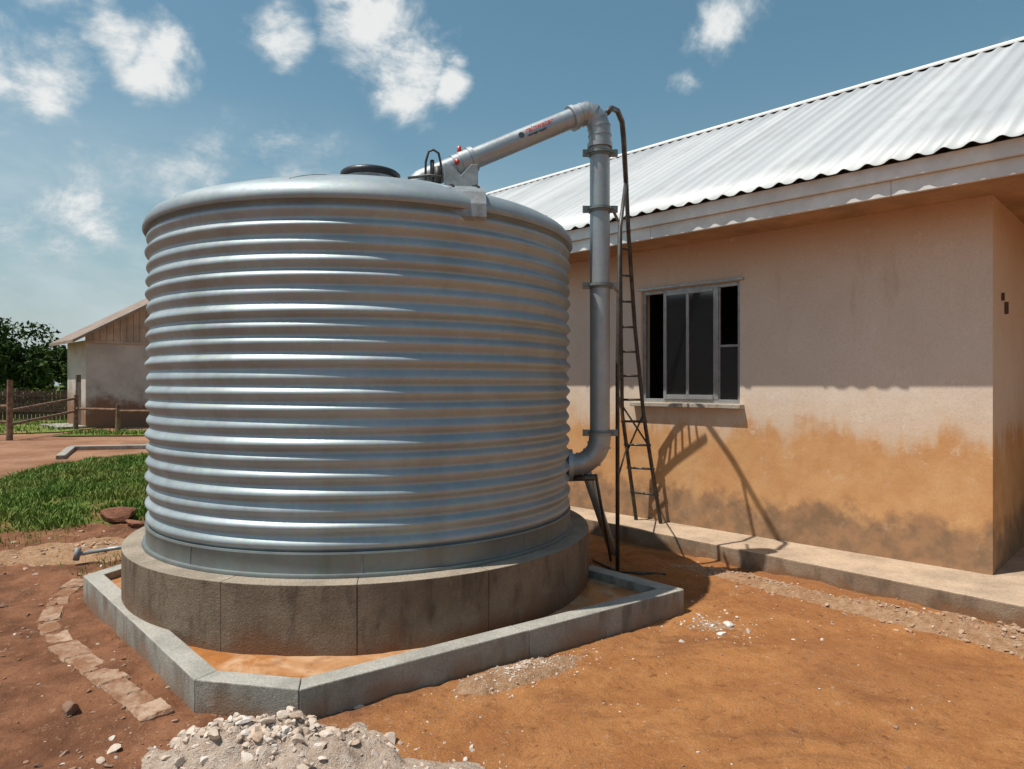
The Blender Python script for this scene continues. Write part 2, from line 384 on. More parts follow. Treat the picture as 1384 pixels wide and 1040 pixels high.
for q in pts:
    for j in range(NR+1):
        s=q.lerp(V(C),j/NR*.7); v.append((s.x,s.y,.112+.014*noise.noise(V((s.x*2,s.y*2,5)))+.007*noise.noise(V((s.x*9,s.y*9,5)))))
for i in range(len(pts)-1):
    for j in range(NR): a=i*(NR+1)+j; f.append((a,a+1,a+NR+2,a+NR+1))
mesh('mud_apron',v,f,M_APRON,None,True)

# ---------------------------------------------------------------- pipes
pipe=empty('water_pipe')
r=.089
A=V((-.76,5.69,3.50)); B=V((.58,6.07,4.185)); u=(B-A).normalized()
ang=[(.66,6.085,4.218),(.715,6.094,4.205),(.757,6.10,4.16),(.778,6.10,4.095),(.785,6.10,4.02)]
g=Geo(); g.tube([A,B],r*.97,32); g.tube([(.785,6.1,4.02),(.785,6.1,1.31)],r,32)
autosmooth(g.make('straight_pipes',M_PIPE,pipe))
g=Geo(); el=[B-u*.05,B+u*.03]+[V(a) for a in ang]+[V((.785,6.1,3.93))]
g.tube(el,[.1]*len(el),32)
for q,d in ((B-u*.05,u),(V((.785,6.1,3.93)),V((0,0,1)))): g.tube([q-d*.018,q+d*.018],.112,32)
for i in range(1,len(el)-1):
    d=(el[i+1]-el[i-1]).normalized(); g.tube([el[i]-d*.006,el[i]+d*.006],.105,32)
lo=[V((.785,6.1,1.36))]+[V((.785-.24*(1-math.cos(a)),6.1+.02*(1-math.cos(a)),1.32-.24*math.sin(a))) for a in [math.radians(15*i) for i in range(0,7)]]+[V((.40,6.13,1.08))]
g.tube(lo,.098,32)
for i in (0,2,4,6,7):
    d=(lo[i+1]-lo[max(0,i-1)]).normalized(); g.tube([lo[i]-d*.008,lo[i]+d*.008],.107,32)
g.tube([(.5,6.12,1.08),(.54,6.12,1.08)],.14,32)
autosmooth(g.make('elbows',M_PIPE,pipe),40)
g=Geo()
for tt,rad_,ln in ((.27,.1,.05),(.31,.108,.02),(.22,.095,.03)):
    q=A+(B-A)*tt; g.tube([q-u*ln,q+u*ln],rad_,32)
q=A; g.tube([A+u*.02,A-u*.02+V((-.03,0,-.04)),A+V((-.06,0,-.16))],.09,24)
autosmooth(g.make('couplings',M_PIPE,pipe),40)
g=Geo(); q=A+(B-A)*.235; g.tube([q+V((0,-.02,.08)),q+V((0,-.03,.145))],.018,12); g.tube([q+V((-.01,-.10,-.01)),q+V((-.01,-.12,-.01))],.022,12)
g.make('red_valve_knobs',M_RED,pipe,True)
g=Geo(); g.tube([(-.71,5.60,3.48),(-.705,5.58,3.62),(-.68,5.57,3.70),(-.64,5.57,3.715),(-.60,5.58,3.69),(-.585,5.6,3.62),(-.58,5.62,3.50)],.010,8)
g.tube([(-.84,5.52,3.47),(-.66,5.48,3.48),(-.56,5.46,3.46)],.012,8)
g.tube([(-.655,5.60,3.46),(-.655,5.6,3.64)],.018,10); g.tube([(-.60,5.52,3.43),(-.60,5.52,3.56)],.028,10)
g.make('bleed_hose',M_DARKSTEEL,pipe,True)
g=Geo()
for zc in (3.86,3.36,2.68,1.37):
    g.tube([(.785,6.1,zc-.022),(.785,6.1,zc+.022)],.103,32)
    g.tube([(.785,6.1,zc-.006),(.785,6.1,zc+.006)],.118,32)
    for sx_ in (-.125,.125):
        W=frame((.785+sx_,6.08),(1,0)); g.fbox(W,-.03,.03,-.02,.02,zc-.028,zc+.028); g.tube([W(0,-.03,zc),W(0,.03,zc)],.012,8)
    if zc in (3.36,2.68): g.tube([(.9,6.1,zc),(1.01,6.5,zc)],.014,8)
autosmooth(g.make('pipe_clamps',M_BAND,pipe),40)
g=Geo(); g.tube([(.68,6.22,1.0),(1.08,7.3,.0)],.045,12); g.make('support_leg',M_PIPE,pipe,True)
g=Geo(); g.tube([(.76,6.2,.98),(1.0,6.9,.02)],.014,8); g.tube([(.5,6.2,.95),(.74,6.1,.97)],.03,10); g.make('strut_rod',M_DARKSTEEL,pipe,True)
def label(txt,size,along,around,mat,shear=0):
    cu=bpy.data.curves.new('txt','FONT'); cu.body=txt; cu.size=size; cu.shear=shear; cu.offset=.0008
    o=bpy.data.objects.new('txt',cu); S.collection.objects.link(o); bpy.context.view_layer.update()
    me=bpy.data.meshes.new_from_object(o.evaluated_get(bpy.context.evaluated_depsgraph_get())); bpy.data.objects.remove(o)
    nrm=V((-.1,-1,0)); nrm=(nrm-u*nrm.dot(u)).normalized(); up=u.cross(nrm); up=up if up.z>0 else -up
    Rr=r*.97+.0015
    for vv in me.vertices:
        a=(vv.co.y+around)/Rr; vv.co=A+u*(along+vv.co.x)+(nrm*math.cos(a)+up*math.sin(a))*Rr
    me.materials.clear(); me.materials.append(mat); link(bpy.data.objects.new('printed_label',me),pipe)
label('rainwater',.072,1.0,.002,M_RED,.3); label('storage supply',.032,1.01,-.034,M_DKTXT)
g=Geo()
nrm=V((-.1,-1,0)); nrm=(nrm-u*nrm.dot(u)).normalized(); up=u.cross(nrm); up=up if up.z>0 else -up
q=A+u*.955+nrm*(r*.97); g.tube([q,q+nrm*.002],.026,20); g.make('label_badge',M_DKTXT,pipe)

# ---------------------------------------------------------------- ladder (leans on the eave, standing on the walkway)
lad=empty('metal_ladder')
Rr=[V(a) for a in ((.853,6.12,4.235),(.91,6.25,4.33),(.98,6.35,4.345),(1.04,6.45,4.28),(1.066,6.52,4.15),(1.19,7.1,3.82),(1.29,7.55,3.436),(1.41,7.85,2.48),(1.564,8.12,1.445),(1.749,8.03,.166))]
Lr=[V(a) for a in ((1.17,7.4,3.56),(1.242,7.8,2.476),(1.316,8.15,1.447),(1.50,8.25,.166))]
g=Geo(); g.tube(Rr[:6],.026,12); g.tube(Rr[5:],.023,10); g.tube(Lr,.023,10)
g.tube([(1.0,6.47,-.05),(1.005,6.5,2.0),(1.05,6.65,3.3),(1.167,6.99,3.88)],.02,10)
g.tube([(1.0,6.47,.02),(1.45,6.42,.02)],.012,8); g.tube([(1.0,6.47,.02),(.82,6.9,.03)],.012,8)
def atz(P,z):
    for a,b in zip(P,P[1:]):
        if b.z<=z<=a.z: return a.lerp(b,(a.z-z)/(a.z-b.z))
    return P[-1]
for z in (3.3,3.02,2.74,2.46,2.18,1.9,1.62,1.36,1.08,.8,.5):
    a,b=atz(Lr,z),atz(Rr[4:],z); d=(b-a).normalized(); e=.03 if z<1.4 else .0
    g.tube([a-d*e,b+d*e],.014,8)
a,b=atz(Lr,1.55),atz(Rr[4:],1.08); g.tube([a,b],.011,8); a,b=atz(Lr,1.0),atz(Rr[4:],1.45); g.tube([a,b],.011,8)
g.tube([atz(Lr,1.36),(1.005,6.5,1.75)],.010,8); g.tube([(1.0,6.47,.9),atz(Lr,1.05)],.010,8)
g.make('rails_and_rungs',M_DARKSTEEL,lad,True)

# ---------------------------------------------------------------- house
house=empty('plastered_house')
def HW(s,d,z): return V((4.12-.70710678*s+.70710678*d,5.85+.70710678*s+.70710678*d,z))
WS0,WS1,WZ0,WZ1=2.298,3.59,1.585,2.94
g=Geo(); ZT=3.44
g.fbox(HW,0,WS0,0,.2,-.1,ZT); g.fbox(HW,WS1,11,0,.2,-.1,ZT); g.fbox(HW,WS0,WS1,0,.2,-.1,WZ0); g.fbox(HW,WS0,WS1,0,.2,WZ1,ZT)
g.fbox(HW,0,.2,.2,2.4,-.1,ZT)
g.fbox(HW,-4,0,2.2,2.4,-.1,ZT)
g.fbox(HW,-4,-3.8,2.4,7.6,-.1,ZT); g.fbox(HW,10.8,11,.2,7.6,-.1,ZT); g.fbox(HW,-3.8,10.8,7.4,7.6,-.1,ZT)
for s0,s1 in ((-4,-3.8),(10.8,11)):
    pf=[(0,3.44),(7.6,3.44),(7.6,3.95),(3.8,6.1),(0,3.95)]
    v=[HW(s0,d,z) for d,z in pf]+[HW(s1,d,z) for d,z in pf]; g.add(v,[(0,1,2,3,4),(9,8,7,6,5)]+[(i,(i+1)%5,5+(i+1)%5,5+i) for i in range(5)])
g.make('walls',M_WALL,house)
g=Geo(); g.fbox(HW,-4.2,11.25,-.64,0,3.425,3.438); g.fbox(HW,-4.2,-.0,.0,2.2,3.425,3.438); g.make('soffit',M_SOFF,house)
g=Geo(); k=-4.2
while k<11.2:
    g.fbox(HW,k+.002,min(k+2.4,11.25)-.002,-.678,-.642,3.40,3.53); k+=2.4
g.fbox(HW,-4.2,11.25,-.72,-.642,3.532,3.66)
g.make('fascia',M_FASC,house,False,.003)
def roofsheet(name,d0,d1,z0,slope,mat,s0=-4.3,s1=11.35,pitch=.19,amp=.034):
    v=[];f=[]; ns=int((s1-s0)/pitch)*10; nd=6
    for i in range(ns+1):
        s=s0+(s1-s0)*i/ns; ph=(s/pitch)%1
        w=.5+.5*math.cos(2*math.pi*ph); w=w**1.8
        jit=.004*noise.noise(V((s*1.1,0,0)))
        for j in range(nd+1):
            d=d0+(d1-d0)*j/nd; lap=(-.012 if (int((s-s0)/.76)%2) else 0) if j==0 else 0
            v.append(HW(s,d+lap,z0+slope*abs(d-d0)+amp*w+jit+.003*noise.noise(V((s*.7,j,2)))))
    for i in range(ns):
        for j in range(nd): a=i*(nd+1)+j; f.append((a,a+1,a+nd+2,a+nd+1))
    ob=mesh(name,v,f,mat,house,True); m=ob.modifiers.new('s','SOLIDIFY'); m.thickness=.004; return ob
roofsheet('roof_front',-.78,3.8,3.65,.56,M_ROOF)
roofsheet('roof_back',8.38,3.8,3.65,.56,M_ROOF)
g=Geo()
zr=3.655+.56*4.58+.035
for (da,db) in ((3.62,3.8),(3.8,3.98)):
    za=zr-.56*abs(da-3.8);zb=zr-.56*abs(db-3.8)
    g.hexa([HW(-4.32,da,za),HW(11.37,da,za),HW(11.37,db,zb),HW(-4.32,db,zb)]+[HW(-4.32,da,za+.02),HW(11.37,da,za+.02),HW(11.37,db,zb+.02),HW(-4.32,db,zb+.02)])
g.make('ridge_cap',M_FASC,house)
g=Geo()
fw=.045
def wb(a0,a1,z0_,z1_,d0=.04,d1=.09): g.fbox(HW,a0,a1,d0,d1,z0_,z1_)
wb(WS0,WS0+fw,WZ0,WZ1); wb(WS1-fw,WS1,WZ0,WZ1); wb(WS0+fw,WS1-fw,WZ1-fw,WZ1); wb(WS0+fw,WS1-fw,WZ0,WZ0+fw)
xm=WS1-.984; x1=WS1-.328; x2=WS1-.63
wb(xm-.03,xm+.03,WZ0+fw,WZ1-fw,.035,.085)
wb(x1-.02,x1+.02,WZ0+fw,WZ1-fw,.02,.06); wb(x2-.017,x2+.017,WZ0+fw+.035,WZ1-fw-.035,.022,.058)
wb(xm+.03,x1-.02,WZ1-fw-.035,WZ1-fw,.022,.058); wb(xm+.03,x1-.02,WZ0+fw,WZ0+fw+.05,.022,.058)
wb(WS0+fw,xm-.03,2.22,2.245,.05,.08)
wb(xm-.045,xm-.031,WZ0+fw,WZ1-fw,.05,.075)
wb(WS0-.05,WS1+.02,WZ1+.002,WZ1+.03,-.03,.03)
g.make('window_frame',M_ALU,house,False,.003)
g=Geo(); g.fbox(HW,xm+.03,x1-.02,.036,.042,WZ0+fw+.05,WZ1-fw-.035); g.make('window_glass_panes',M_GLASS,house)
g=Geo(); g.fbox(HW,WS0+fw,xm-.03,.06,.064,WZ0+fw,2.22); g.make('window_glass_side',M_GLASS,house)
g=Geo(); g.fbox(HW,WS0-.05,WS1+.1,-.09,.04,WZ0-.05,WZ0-.002); g.make('window_sill',M_SILL,house,False,.006)
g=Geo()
g.fbox(HW,WS0-.9,WS1+.9,1.4,1.45,.5,3.3); g.make('dark_interior_backing',M_INT,house)  # near-black backing, its colour stands in for the unlit room behind the window
g=Geo(); pts=[]
for i in range(40): s=xm+.05+(x1-xm-.1)*i/39; pts.append((s,.16+.02*math.sin(i*1.3)))
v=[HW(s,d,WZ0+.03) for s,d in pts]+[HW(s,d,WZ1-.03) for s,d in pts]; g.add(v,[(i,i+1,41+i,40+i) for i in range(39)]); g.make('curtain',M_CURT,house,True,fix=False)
g=Geo(); g.fbox(HW,-.03,-.002,.50,.52,2.44,2.55); g.fbox(HW,-.025,-.002,.36,.372,2.55,2.62); g.make('wall_hooks',M_WOODD,house)

# walkway
g=Geo(); F0=V((.965,8.25)); F1=V((3.77,5.03)); dd=(F1-F0).normalized()
fr=F0-dd*6.6; fe=F1+dd*2.6
def H2(s,d): w=HW(s,d,0); return (w.x,w.y)
edge=[]; nn_=V((-dd.y,dd.x)); Lw=(fe-fr).length
for i in range(121):
    q_=fr+dd*(Lw*i/120); edge.append(q_+nn_*(.012*noise.noise(V((i*.31,0,0)))+.006*noise.noise(V((i*.9,3,0)))))
g.prism(edge+[V(H2(-4.2,2.25)),V(H2(.1,2.25)),V(H2(.1,.1)),V(H2(10.9,.1))],-.15,.165)
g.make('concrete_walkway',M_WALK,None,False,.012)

# ---------------------------------------------------------------- distant shed
shed=empty('farm_shed')
def SW(u_,w,z): return V((-17.3+.70710678*u_-.70710678*w,27.7+.70710678*u_+.70710678*w,z))
g=Geo(); D=3.0
g.fbox(SW,0,8,0,.2,-.2,3.6); g.fbox(SW,0,.2,.2,.7,-.2,3.6); g.fbox(SW,0,.2,1.6,D,-.2,3.6); g.fbox(SW,0,.2,.7,1.6,2.2,3.6)
g.fbox(SW,7.8,8,.2,D,-.2,3.6); g.fbox(SW,.2,7.8,D-.2,D,-.2,3.6); g.make('walls',M_SHED,shed)
g=Geo()
k=0
while k<8-1e-6:
    a,b=k+.008,k+.242
    ha=3.80+.6*min(a,8-a)-.02; hb=3.80+.6*min(b,8-b)-.02
    g.hexa([SW(a,-.04,3.58),SW(b,-.04,3.58),SW(b,.1,3.58),SW(a,.1,3.58),SW(a,-.04,ha),SW(b,-.04,hb),SW(b,.1,hb),SW(a,.1,ha)]); k+=.25
g.fbox(SW,-.02,8.02,-.07,-.042,3.5,3.6); g.make('gable_boards',M_SBOARD,shed)
g=Geo()
for sgn in (0,1):
    def X(u_): return u_ if sgn==0 else 8-u_
    z=lambda u_: 3.81+.6*u_
    g.hexa([SW(X(-.6),-.7,z(-.6)),SW(X(4),-.7,z(4)),SW(X(4),D+.4,z(4)),SW(X(-.6),D+.4,z(-.6)),SW(X(-.6),-.7,z(-.6)+.12),SW(X(4),-.7,z(4)+.12),SW(X(4),D+.4,z(4)+.12),SW(X(-.6),D+.4,z(-.6)+.12)])
g.make('roof',M_SROOF,shed)
g=Geo(); g.fbox(SW,.05,.1,.7,1.6,-.1,2.2); g.make('door',M_WOODD,shed)
g=Geo(); g.fbox(SW,-1.0,0,-.2,D,-.1,.12); g.make('step',M_KERB,shed)

# ---------------------------------------------------------------- fences
g=Geo()
x=-34.
while x<-17.5:
    yb=34+.12*(x+18)+.0; h=1.55+random.uniform(-.08,.08)
    W=frame((x,yb),(1,.12)); g.fbox(W,0,.15,0,.03,-.1,h); x+=.185
for z in (.45,1.2):
    g.hexa([V((-34,32.05,z)),V((-17.5,34.03,z)),V((-17.5,34.08,z)),V((-34,32.1,z)),V((-34,32.05,z+.1)),V((-17.5,34.03,z+.1)),V((-17.5,34.08,z+.1)),V((-34,32.1,z+.1))])
g.make('picket_fence',M_WOODD)
g=Geo(); P=[V((-22.5,21.2,0)),V((-16.2,22.0,0)),V((-17.2,26.9,0)),V((-14.9,25.8,0)),V((-12.2,25.4,0)),V((-9.5,25,0))]
hs=[1.9,1.95,1.4,1.05,1.05,1.05]
for p_,h in zip(P,hs): g.tube([p_-V((0,0,.2)),p_+V((.02,0,h))],[.10,.08],8)
for a,b,h1,h2 in ((0,1,1.1,1.1),(0,1,.6,.6),(1,2,.95,1.25),(1,2,.5,.75),(2,3,.85,.85),(3,4,.8,.8),(4,5,.8,.8)):
    g.tube([P[a]+V((0,0,h1)),P[b]+V((0,0,h2))],.05,7)
g.make('rail_fence',M_WOOD)
g=Geo()
def seg(a,b,w,z0,z1):
    a=V(a);b=V(b);d=(b-a).normalized();n=V((-d.y,d.x))*w; g.prism([a,b,b+n,a+n],z0,z1)
seg((-12.1,18.6),(-6.0,19.9),.22,-.1,.12); seg((-12.1,18.55),(-10.9,16.3),.2,-.1,.11)
g.make('garden_kerb',M_KERB,None,False,.02)

# ---------------------------------------------------------------- grass
def inside(p,poly):
    c=False; j=len(poly)-1
    for i in range(len(poly)):
        a,b=poly[i],poly[j]
        if (a[1]>p[1])!=(b[1]>p[1]) and p[0]<(b[0]-a[0])*(p[1]-a[1])/(b[1]-a[1])+a[0]: c=not c
        j=i
    return c
GP=[(-6.9,8.3),(-8.9,11.0),(-9.9,13.6),(-9.9,15.6),(-8.6,17.2),(-5.5,17.4),(-4.6,13),(-4.3,10.2),(-4.9,8.9),(-5.8,8.35)]
cen=V((-7.0,12.8)); M_=64
def rim(k):
    a=2*math.pi*k/M_; d=V((math.cos(a),math.sin(a))); t_=0
    while inside(cen+d*t_,GP): t_+=.05
    return t_*(1+.05*noise.noise(V((math.cos(a)*3,math.sin(a)*3,0))))
rims=[rim(k) for k in range(M_)]
def rimat(a):
    kf=(a/(2*math.pi)*M_)%M_; k=int(kf)%M_; fr_=kf-int(kf); return rims[k]*(1-fr_)+rims[(k+1)%M_]*fr_
def gz(x,y):
    d=V((x,y))-cen; rr_=rimat(math.atan2(d.y,d.x)); f_=min(1,d.length/rr_)
    return gh(x,y)-.03+.20*(1-f_**5)+.02*noise.noise(V((x*1.5,y*1.5,0))), f_
v=[(cen.x,cen.y,gz(cen.x,cen.y)[0])];f=[]; NJ=24
for k in range(M_):
    for j in range(1,NJ+1):
        a=2*math.pi*k/M_; d=V((math.cos(a),math.sin(a)))*rims[k]*(j/NJ)**.7; p_=cen+d; v.append((p_.x,p_.y,gz(p_.x,p_.y)[0]))
for k in range(M_):
    k2=(k+1)%M_; f.append((0,1+k*NJ,1+k2*NJ))
    for j in range(NJ-1): f.append((1+k*NJ+j,2+k*NJ+j,2+k2*NJ+j,1+k2*NJ+j))
lawn=mesh('grass_mound',v,f,M_GSOIL,None,True)
def blade(V_,F_,x,y,z,h,w):
    a=random.uniform(0,6.283); o=len(V_); lx,ly=random.gauss(0,.35)*h,random.gauss(0,.35)*h; dx,dy=math.cos(a)*w,math.sin(a)*w
    V_+= [(x-dx,y-dy,z),(x+dx,y+dy,z),(x+lx*.4+dx*.7,y+ly*.4+dy*.7,z+h*.6),(x+lx*.4-dx*.7,y+ly*.4-dy*.7,z+h*.6),(x+lx,y+ly,z+h)]
    F_+= [(o,o+1,o+2,o+3),(o+3,o+2,o+4)]
v=[];f=[]; n=0
while n<60000:
    y=8+9.6*random.random()**1.5; x=random.uniform(-10.4,-4)
    z,f_=gz(x,y)
    if f_>=1: continue
    if f_>.86 and random.random()<(f_-.86)*6: continue
    nn0=noise.noise(V((x*1.3,y*1.3,9)))+.5*noise.noise(V((x*4,y*4,9)))
    if nn0<-.32 and random.random()<.8: continue
    hh=random.uniform(.03,.12)*(1.15-.35*f_)*(1+1.1*noise.noise(V((x*2,y*2,4))))
    blade(v,f,x,y,z-.01,hh,.005+.0006*y); n+=1
mesh('blades',v,f,M_BLADE,lawn,fix=False)
def patch(name,x0,x1,y0,y1,z,mat,edge=.8):
    nx_,ny_=60,14; v=[];f=[]
    for j in range(ny_+1):
        for i in range(nx_+1):
            x=x0+(x1-x0)*i/nx_; y=y0+(y1-y0)*j/ny_
            if j==0: y+=edge*noise.noise(V((x*.5,0,0)))
            if i==0: x+=edge*noise.noise(V((0,y*.5,0)))
            v.append((x,y,z))
    for j in range(ny_):
        for i in range(nx_): a=j*(nx_+1)+i; f.append((a,a+1,a+nx_+2,a+nx_+1))
    return mesh(name,v,f,mat,None,fix=False)
fld=patch('grass_field',-160,-4,34.6,170,.03,M_FIELD)
vg=patch('grass_verge',-40,-16.9,24.6,34.4,.035,M_FIELD,1.5)
v2=patch('grass_verge',-16.0,-8,23.6,26.2,.04,M_FIELD,.6)
v=[];f=[]; n=0
while n<12000:
    if n%3: x=random.uniform(-30,-17.2); y=random.uniform(24.6,33)
    else: x=random.uniform(-15.9,-8.2); y=random.uniform(23.8,26)
    if noise.noise(V((x*.8,y*.8,2)))<-.05 and random.random()<.8:
        n+=1; continue
    blade(v,f,x,y,.0,random.uniform(.05,.2),.022); n+=1
mesh('verge_blades',v,f,M_BLADE,vg,fix=False)
v=[];f=[]
for cx,cy,n,rr_ in ((-3.75,6.5,160,.12),(-4.0,6.9,120,.2),(-3.5,6.85,90,.1),(-5.6,8.0,120,.25),(-6.6,7.9,90,.3)):
    for i in range(n):
        x=random.gauss(cx,rr_); y=random.gauss(cy,rr_); blade(v,f,x,y,gh(x,y)-.01,random.uniform(.04,.12),.005)
mesh('weeds',v,f,M_BLADE,fix=False)

# ---------------------------------------------------------------- trees
def leafcloud(V_,F_,c,rad,n,size):
    for i in range(n):
        d=V((random.gauss(0,1),random.gauss(0,1),random.gauss(0,1))).normalized()*(random.random()**.45)
        p=V((c[0]+d.x*rad,c[1]+d.y*rad,c[2]+d.z*rad*.75))
        a=V((random.gauss(0,1),random.gauss(0,1),random.gauss(0,1))).normalized(); b=a.cross(V((random.random(),random.random(),random.random()+.1))).normalized()
        s=size*random.uniform(.5,1.2); o=len(V_); V_+= [p-a*s,p+b*s*.5,p+a*s,p-b*s*.5]; F_.append((o,o+1,o+2,o+3))
def tree(x,y,h,cr,seed):
    random.seed(seed); e=empty('broadleaf_tree'); g=Geo()
    top=V((x+random.uniform(-.4,.4),y,h*.55)); g.tube([(x,y,-.2),(x+.1,y,h*.25),top],[h*.035,h*.026,h*.016],8)
    V_=[];F_=[]
    for i in range(26):
        a=random.uniform(0,6.283); rr_=cr*random.random()**.6; zz=h*random.uniform(.42,.93)
        rr_*= math.sqrt(max(.1,1-((zz/h-.6)/.42)**2)); c=V((x+rr_*math.cos(a),y+rr_*math.sin(a),zz))
        if i<9: g.tube([top*.9+V((x,y,0))*.1-V((0,0,h*.02*i*.3)),(c+top)/2+V((0,0,.2)),c],[h*.011,h*.007,h*.003],6)
        leafcloud(V_,F_,c,cr*random.uniform(.24,.42),250,.20)
    g.make('trunk_and_limbs',M_BARK,e,True); mesh('foliage',V_,F_,M_LEAF,e,fix=False)
tree(-34,46,5.9,3.2,1); tree(-39.5,47,6.6,3.8,2); tree(-31.0,50,5.2,2.6,3); tree(-44,44,6.5,3.6,4); tree(-28.5,47,4.2,2.0,5); tree(-30.5,42,4.4,1.9,6)
random.seed(11); V_=[];F_=[]
x=-150.
while x<120:
    y=88+8*noise.noise(V((x*.05,0,0))); h=random.uniform(4,8.5)
    for k in range(5): leafcloud(V_,F_,(x+random.uniform(-3,3),y+random.uniform(-2,2),random.uniform(.8,h)),random.uniform(1.4,2.6),70,.6)
    x+=random.uniform(2.5,4.5)
mesh('distant_trees',V_,F_,M_LEAF,fix=False)
V_=[];F_=[]
for i in range(50):
    x=random.uniform(-38,-19); leafcloud(V_,F_,(x,random.uniform(37,44),random.uniform(.3,1.0)),random.uniform(.5,1.0),90,.16)
mesh('hedge_bushes',V_,F_,M_LEAF,fix=False)

# ---------------------------------------------------------------- stones & rubble
def ico(sub):
    bm=bmesh.new(); bmesh.ops.create_icosphere(bm,subdivisions=sub,radius=1); vs=[v.co.copy() for v in bm.verts]; fs=[tuple(v.index for v in f.verts) for f in bm.faces]; bm.free(); return vs,fs
I1,I2,I3=ico(1),ico(2),ico(3)
def stone(V_,F_,x,y,z,s,ic=None,flat=.65):
    vs,fs=ic or (I2 if s>.016 else I1); o=len(V_); sd=random.uniform(0,99)
    sc=V((random.uniform(.7,1.4),random.uniform(.6,1.1),flat*random.uniform(.6,1.2))); rot=Matrix.Rotation(random.uniform(0,6.28),3,'Z')@Matrix.Rotation(random.gauss(0,.4),3,'X')
    cuts=[(V((random.gauss(0,1),random.gauss(0,1),random.gauss(0,1))).normalized(),random.uniform(.35,.75)) for _ in range(8)]
    for c in vs:
        p=c*(1+.18*noise.noise(c*1.6+V((sd,0,0))))
        for n_,d_ in cuts:
            q_=p.dot(n_)
            if q_>d_: p=p-n_*(q_-d_)
        p=rot@V((p.x*sc.x,p.y*sc.y,p.z*sc.z))*s; V_.append((x+p.x,y+p.y,z+p.z))
    F_+= [tuple(i+o for i in q_) for q_ in fs]
polyt=[tuple(p) for p in poly]
def mound(name,cx,cy,ax,ay,h,rot,mat,mats,nst,smin,smax,seed,pw=3.2,sg=.62):
    random.seed(seed); n=90; v=[];f=[]; cr,sr=math.cos(rot),math.sin(rot)
    def hz(lx,ly):
        x=cx+lx*cr-ly*sr; y=cy+lx*sr+ly*cr; rr_=math.sqrt((lx/ax)**2+(ly/ay)**2)
        rr_=max(0.,rr_+.3*noise.noise(V((x*2.6,y*2.6,seed)))+.22*noise.noise(V((x*8,y*8,seed))))
        if rr_<1: hh=h*(1-rr_**1.4)+(.4*h*noise.noise(V((x*5,y*5,seed)))+.3*h*noise.noise(V((x*14,y*14,seed)))+.14*h*noise.noise(V((x*35,y*35,seed))))*(1-rr_)**.5
        else: hh=-.05*(rr_-1)
        return x,y,gh(x,y)+hh-.006,rr_
    for j in range(n+1):
        for i in range(n+1):
            x,y,z,_=hz((i/n*2-1)*ax*1.3,(j/n*2-1)*ay*1.3); v.append((x,y,z))
    for j in range(n):
        for i in range(n): a=j*(n+1)+i; f.append((a,a+1,a+n+2,a+n+1))
    ob=mesh(name,v,f,mat,None,True,fix=False)
    V_=[];F_=[]
    for k in range(nst):
        a=random.uniform(0,6.283); rr_=abs(random.gauss(0,sg)); lx=ax*rr_*math.cos(a); ly=ay*rr_*math.sin(a)
        x,y,z,_=hz(lx,ly)
        if inside((x,y),polyt): continue
        s=smin*(smax/smin)**(random.random()**pw)
        stone(V_,F_,x,y,max(z,gh(x,y))+s*.12,s)
    mesh('rubble_stones',V_,F_,mats,ob,fix=False); return ob
mound('rubble_pile',-1.18,3.26,.68,.38,.165,-.05,M_SAND,M_STL,1700,.0035,.045,3,4.2,.6)
mound('rubble_pile',-.62,3.1,.6,.2,.05,.1,M_SAND,M_STL,800,.003,.018,5,3.5,.75)
mound('gravel_patch',.08,4.27,.46,.17,.05,.62,M_SOILSAND,M_STL,1100,.003,.015,8,2.5,.7)
mound('gravel_patch',3.55,4.72,1.6,.24,.11,-.80,M_SOILSAND,M_STP,2200,.004,.032,12,3.2,.8)
mound('gravel_patch',2.3,6.1,1.1,.15,.06,-.82,M_SOILSAND,M_STP,800,.004,.022,13,3,.75)
mound('gravel_patch',1.5,5.12,.34,.22,.008,-.5,M_SOILSAND,M_STW,360,.003,.02,14,3,1.0)
mound('gravel_patch',-4.5,7.5,1.1,.6,.06,.3,M_SOILSAND,M_STP,800,.005,.035,15,3,.7)
random.seed(21)
def scatter(name,mat,items):
    V_=[];F_=[]
    for x,y,s,fl in items: stone(V_,F_,x,y,gh(x,y)+s*fl*.25,s,I3 if s>.05 else None,fl)
    return mesh(name,V_,F_,mat,fix=False)
it=[]; iw=[]
for k in range(4200):
    x=random.uniform(-5.8,-1.3); y=2.9+6*random.random()**1.3
    if inside((x,y),polyt) or (x+1.29)**2+(y-6.2)**2<4.2: continue
    if noise.noise(V((x*1.4,y*1.4,30)))<-.1 and random.random()<.6: continue
    (iw if random.random()<.12 else it).append((x,y,.003*(9**(random.random()**2.6)),.6))
for k in range(4200):
    x=random.uniform(-1.4,4.5); y=2.9+4*random.random()
    if inside((x,y),polyt) or x+y*.87>8.1 or (x+1.29)**2+(y-6.2)**2<4.2: continue
    d=abs(y-(3.6+.71*(x+1.13)))
    if random.random()>math.exp(-d*1.2)+.22: continue
    (iw if random.random()<.3 else it).append((x,y,.0025*(6**(random.random()**3.0)),.6))
for x,y,s in ((-2.44,3.78,.075),(-2.2,3.35,.03),(-4.25,5.7,.05),(-3.9,4.9,.035),(-3.3,4.2,.03),(2.0,3.55,.028),(3.05,3.75,.022),(1.85,3.2,.02),(-3.0,3.5,.03)): it.append((x,y,s,.55))
scatter('ground_stones',M_STR,it)
scatter('white_stones',M_STW,iw+[(-.6,3.36,.055,.5),(-1.62,3.42,.075,.45),(-1.4,3.3,.05,.5),(1.62,5.1,.05,.7),(1.52,4.95,.035,.6),(1.72,5.0,.03,.6),(1.45,5.3,.03,.7),(-.42,3.2,.02,.6),(-.2,3.4,.018,.6),(1.75,5.3,.025,.6),(-4.3,5.6,.04,.5)])
V_=[];F_=[]
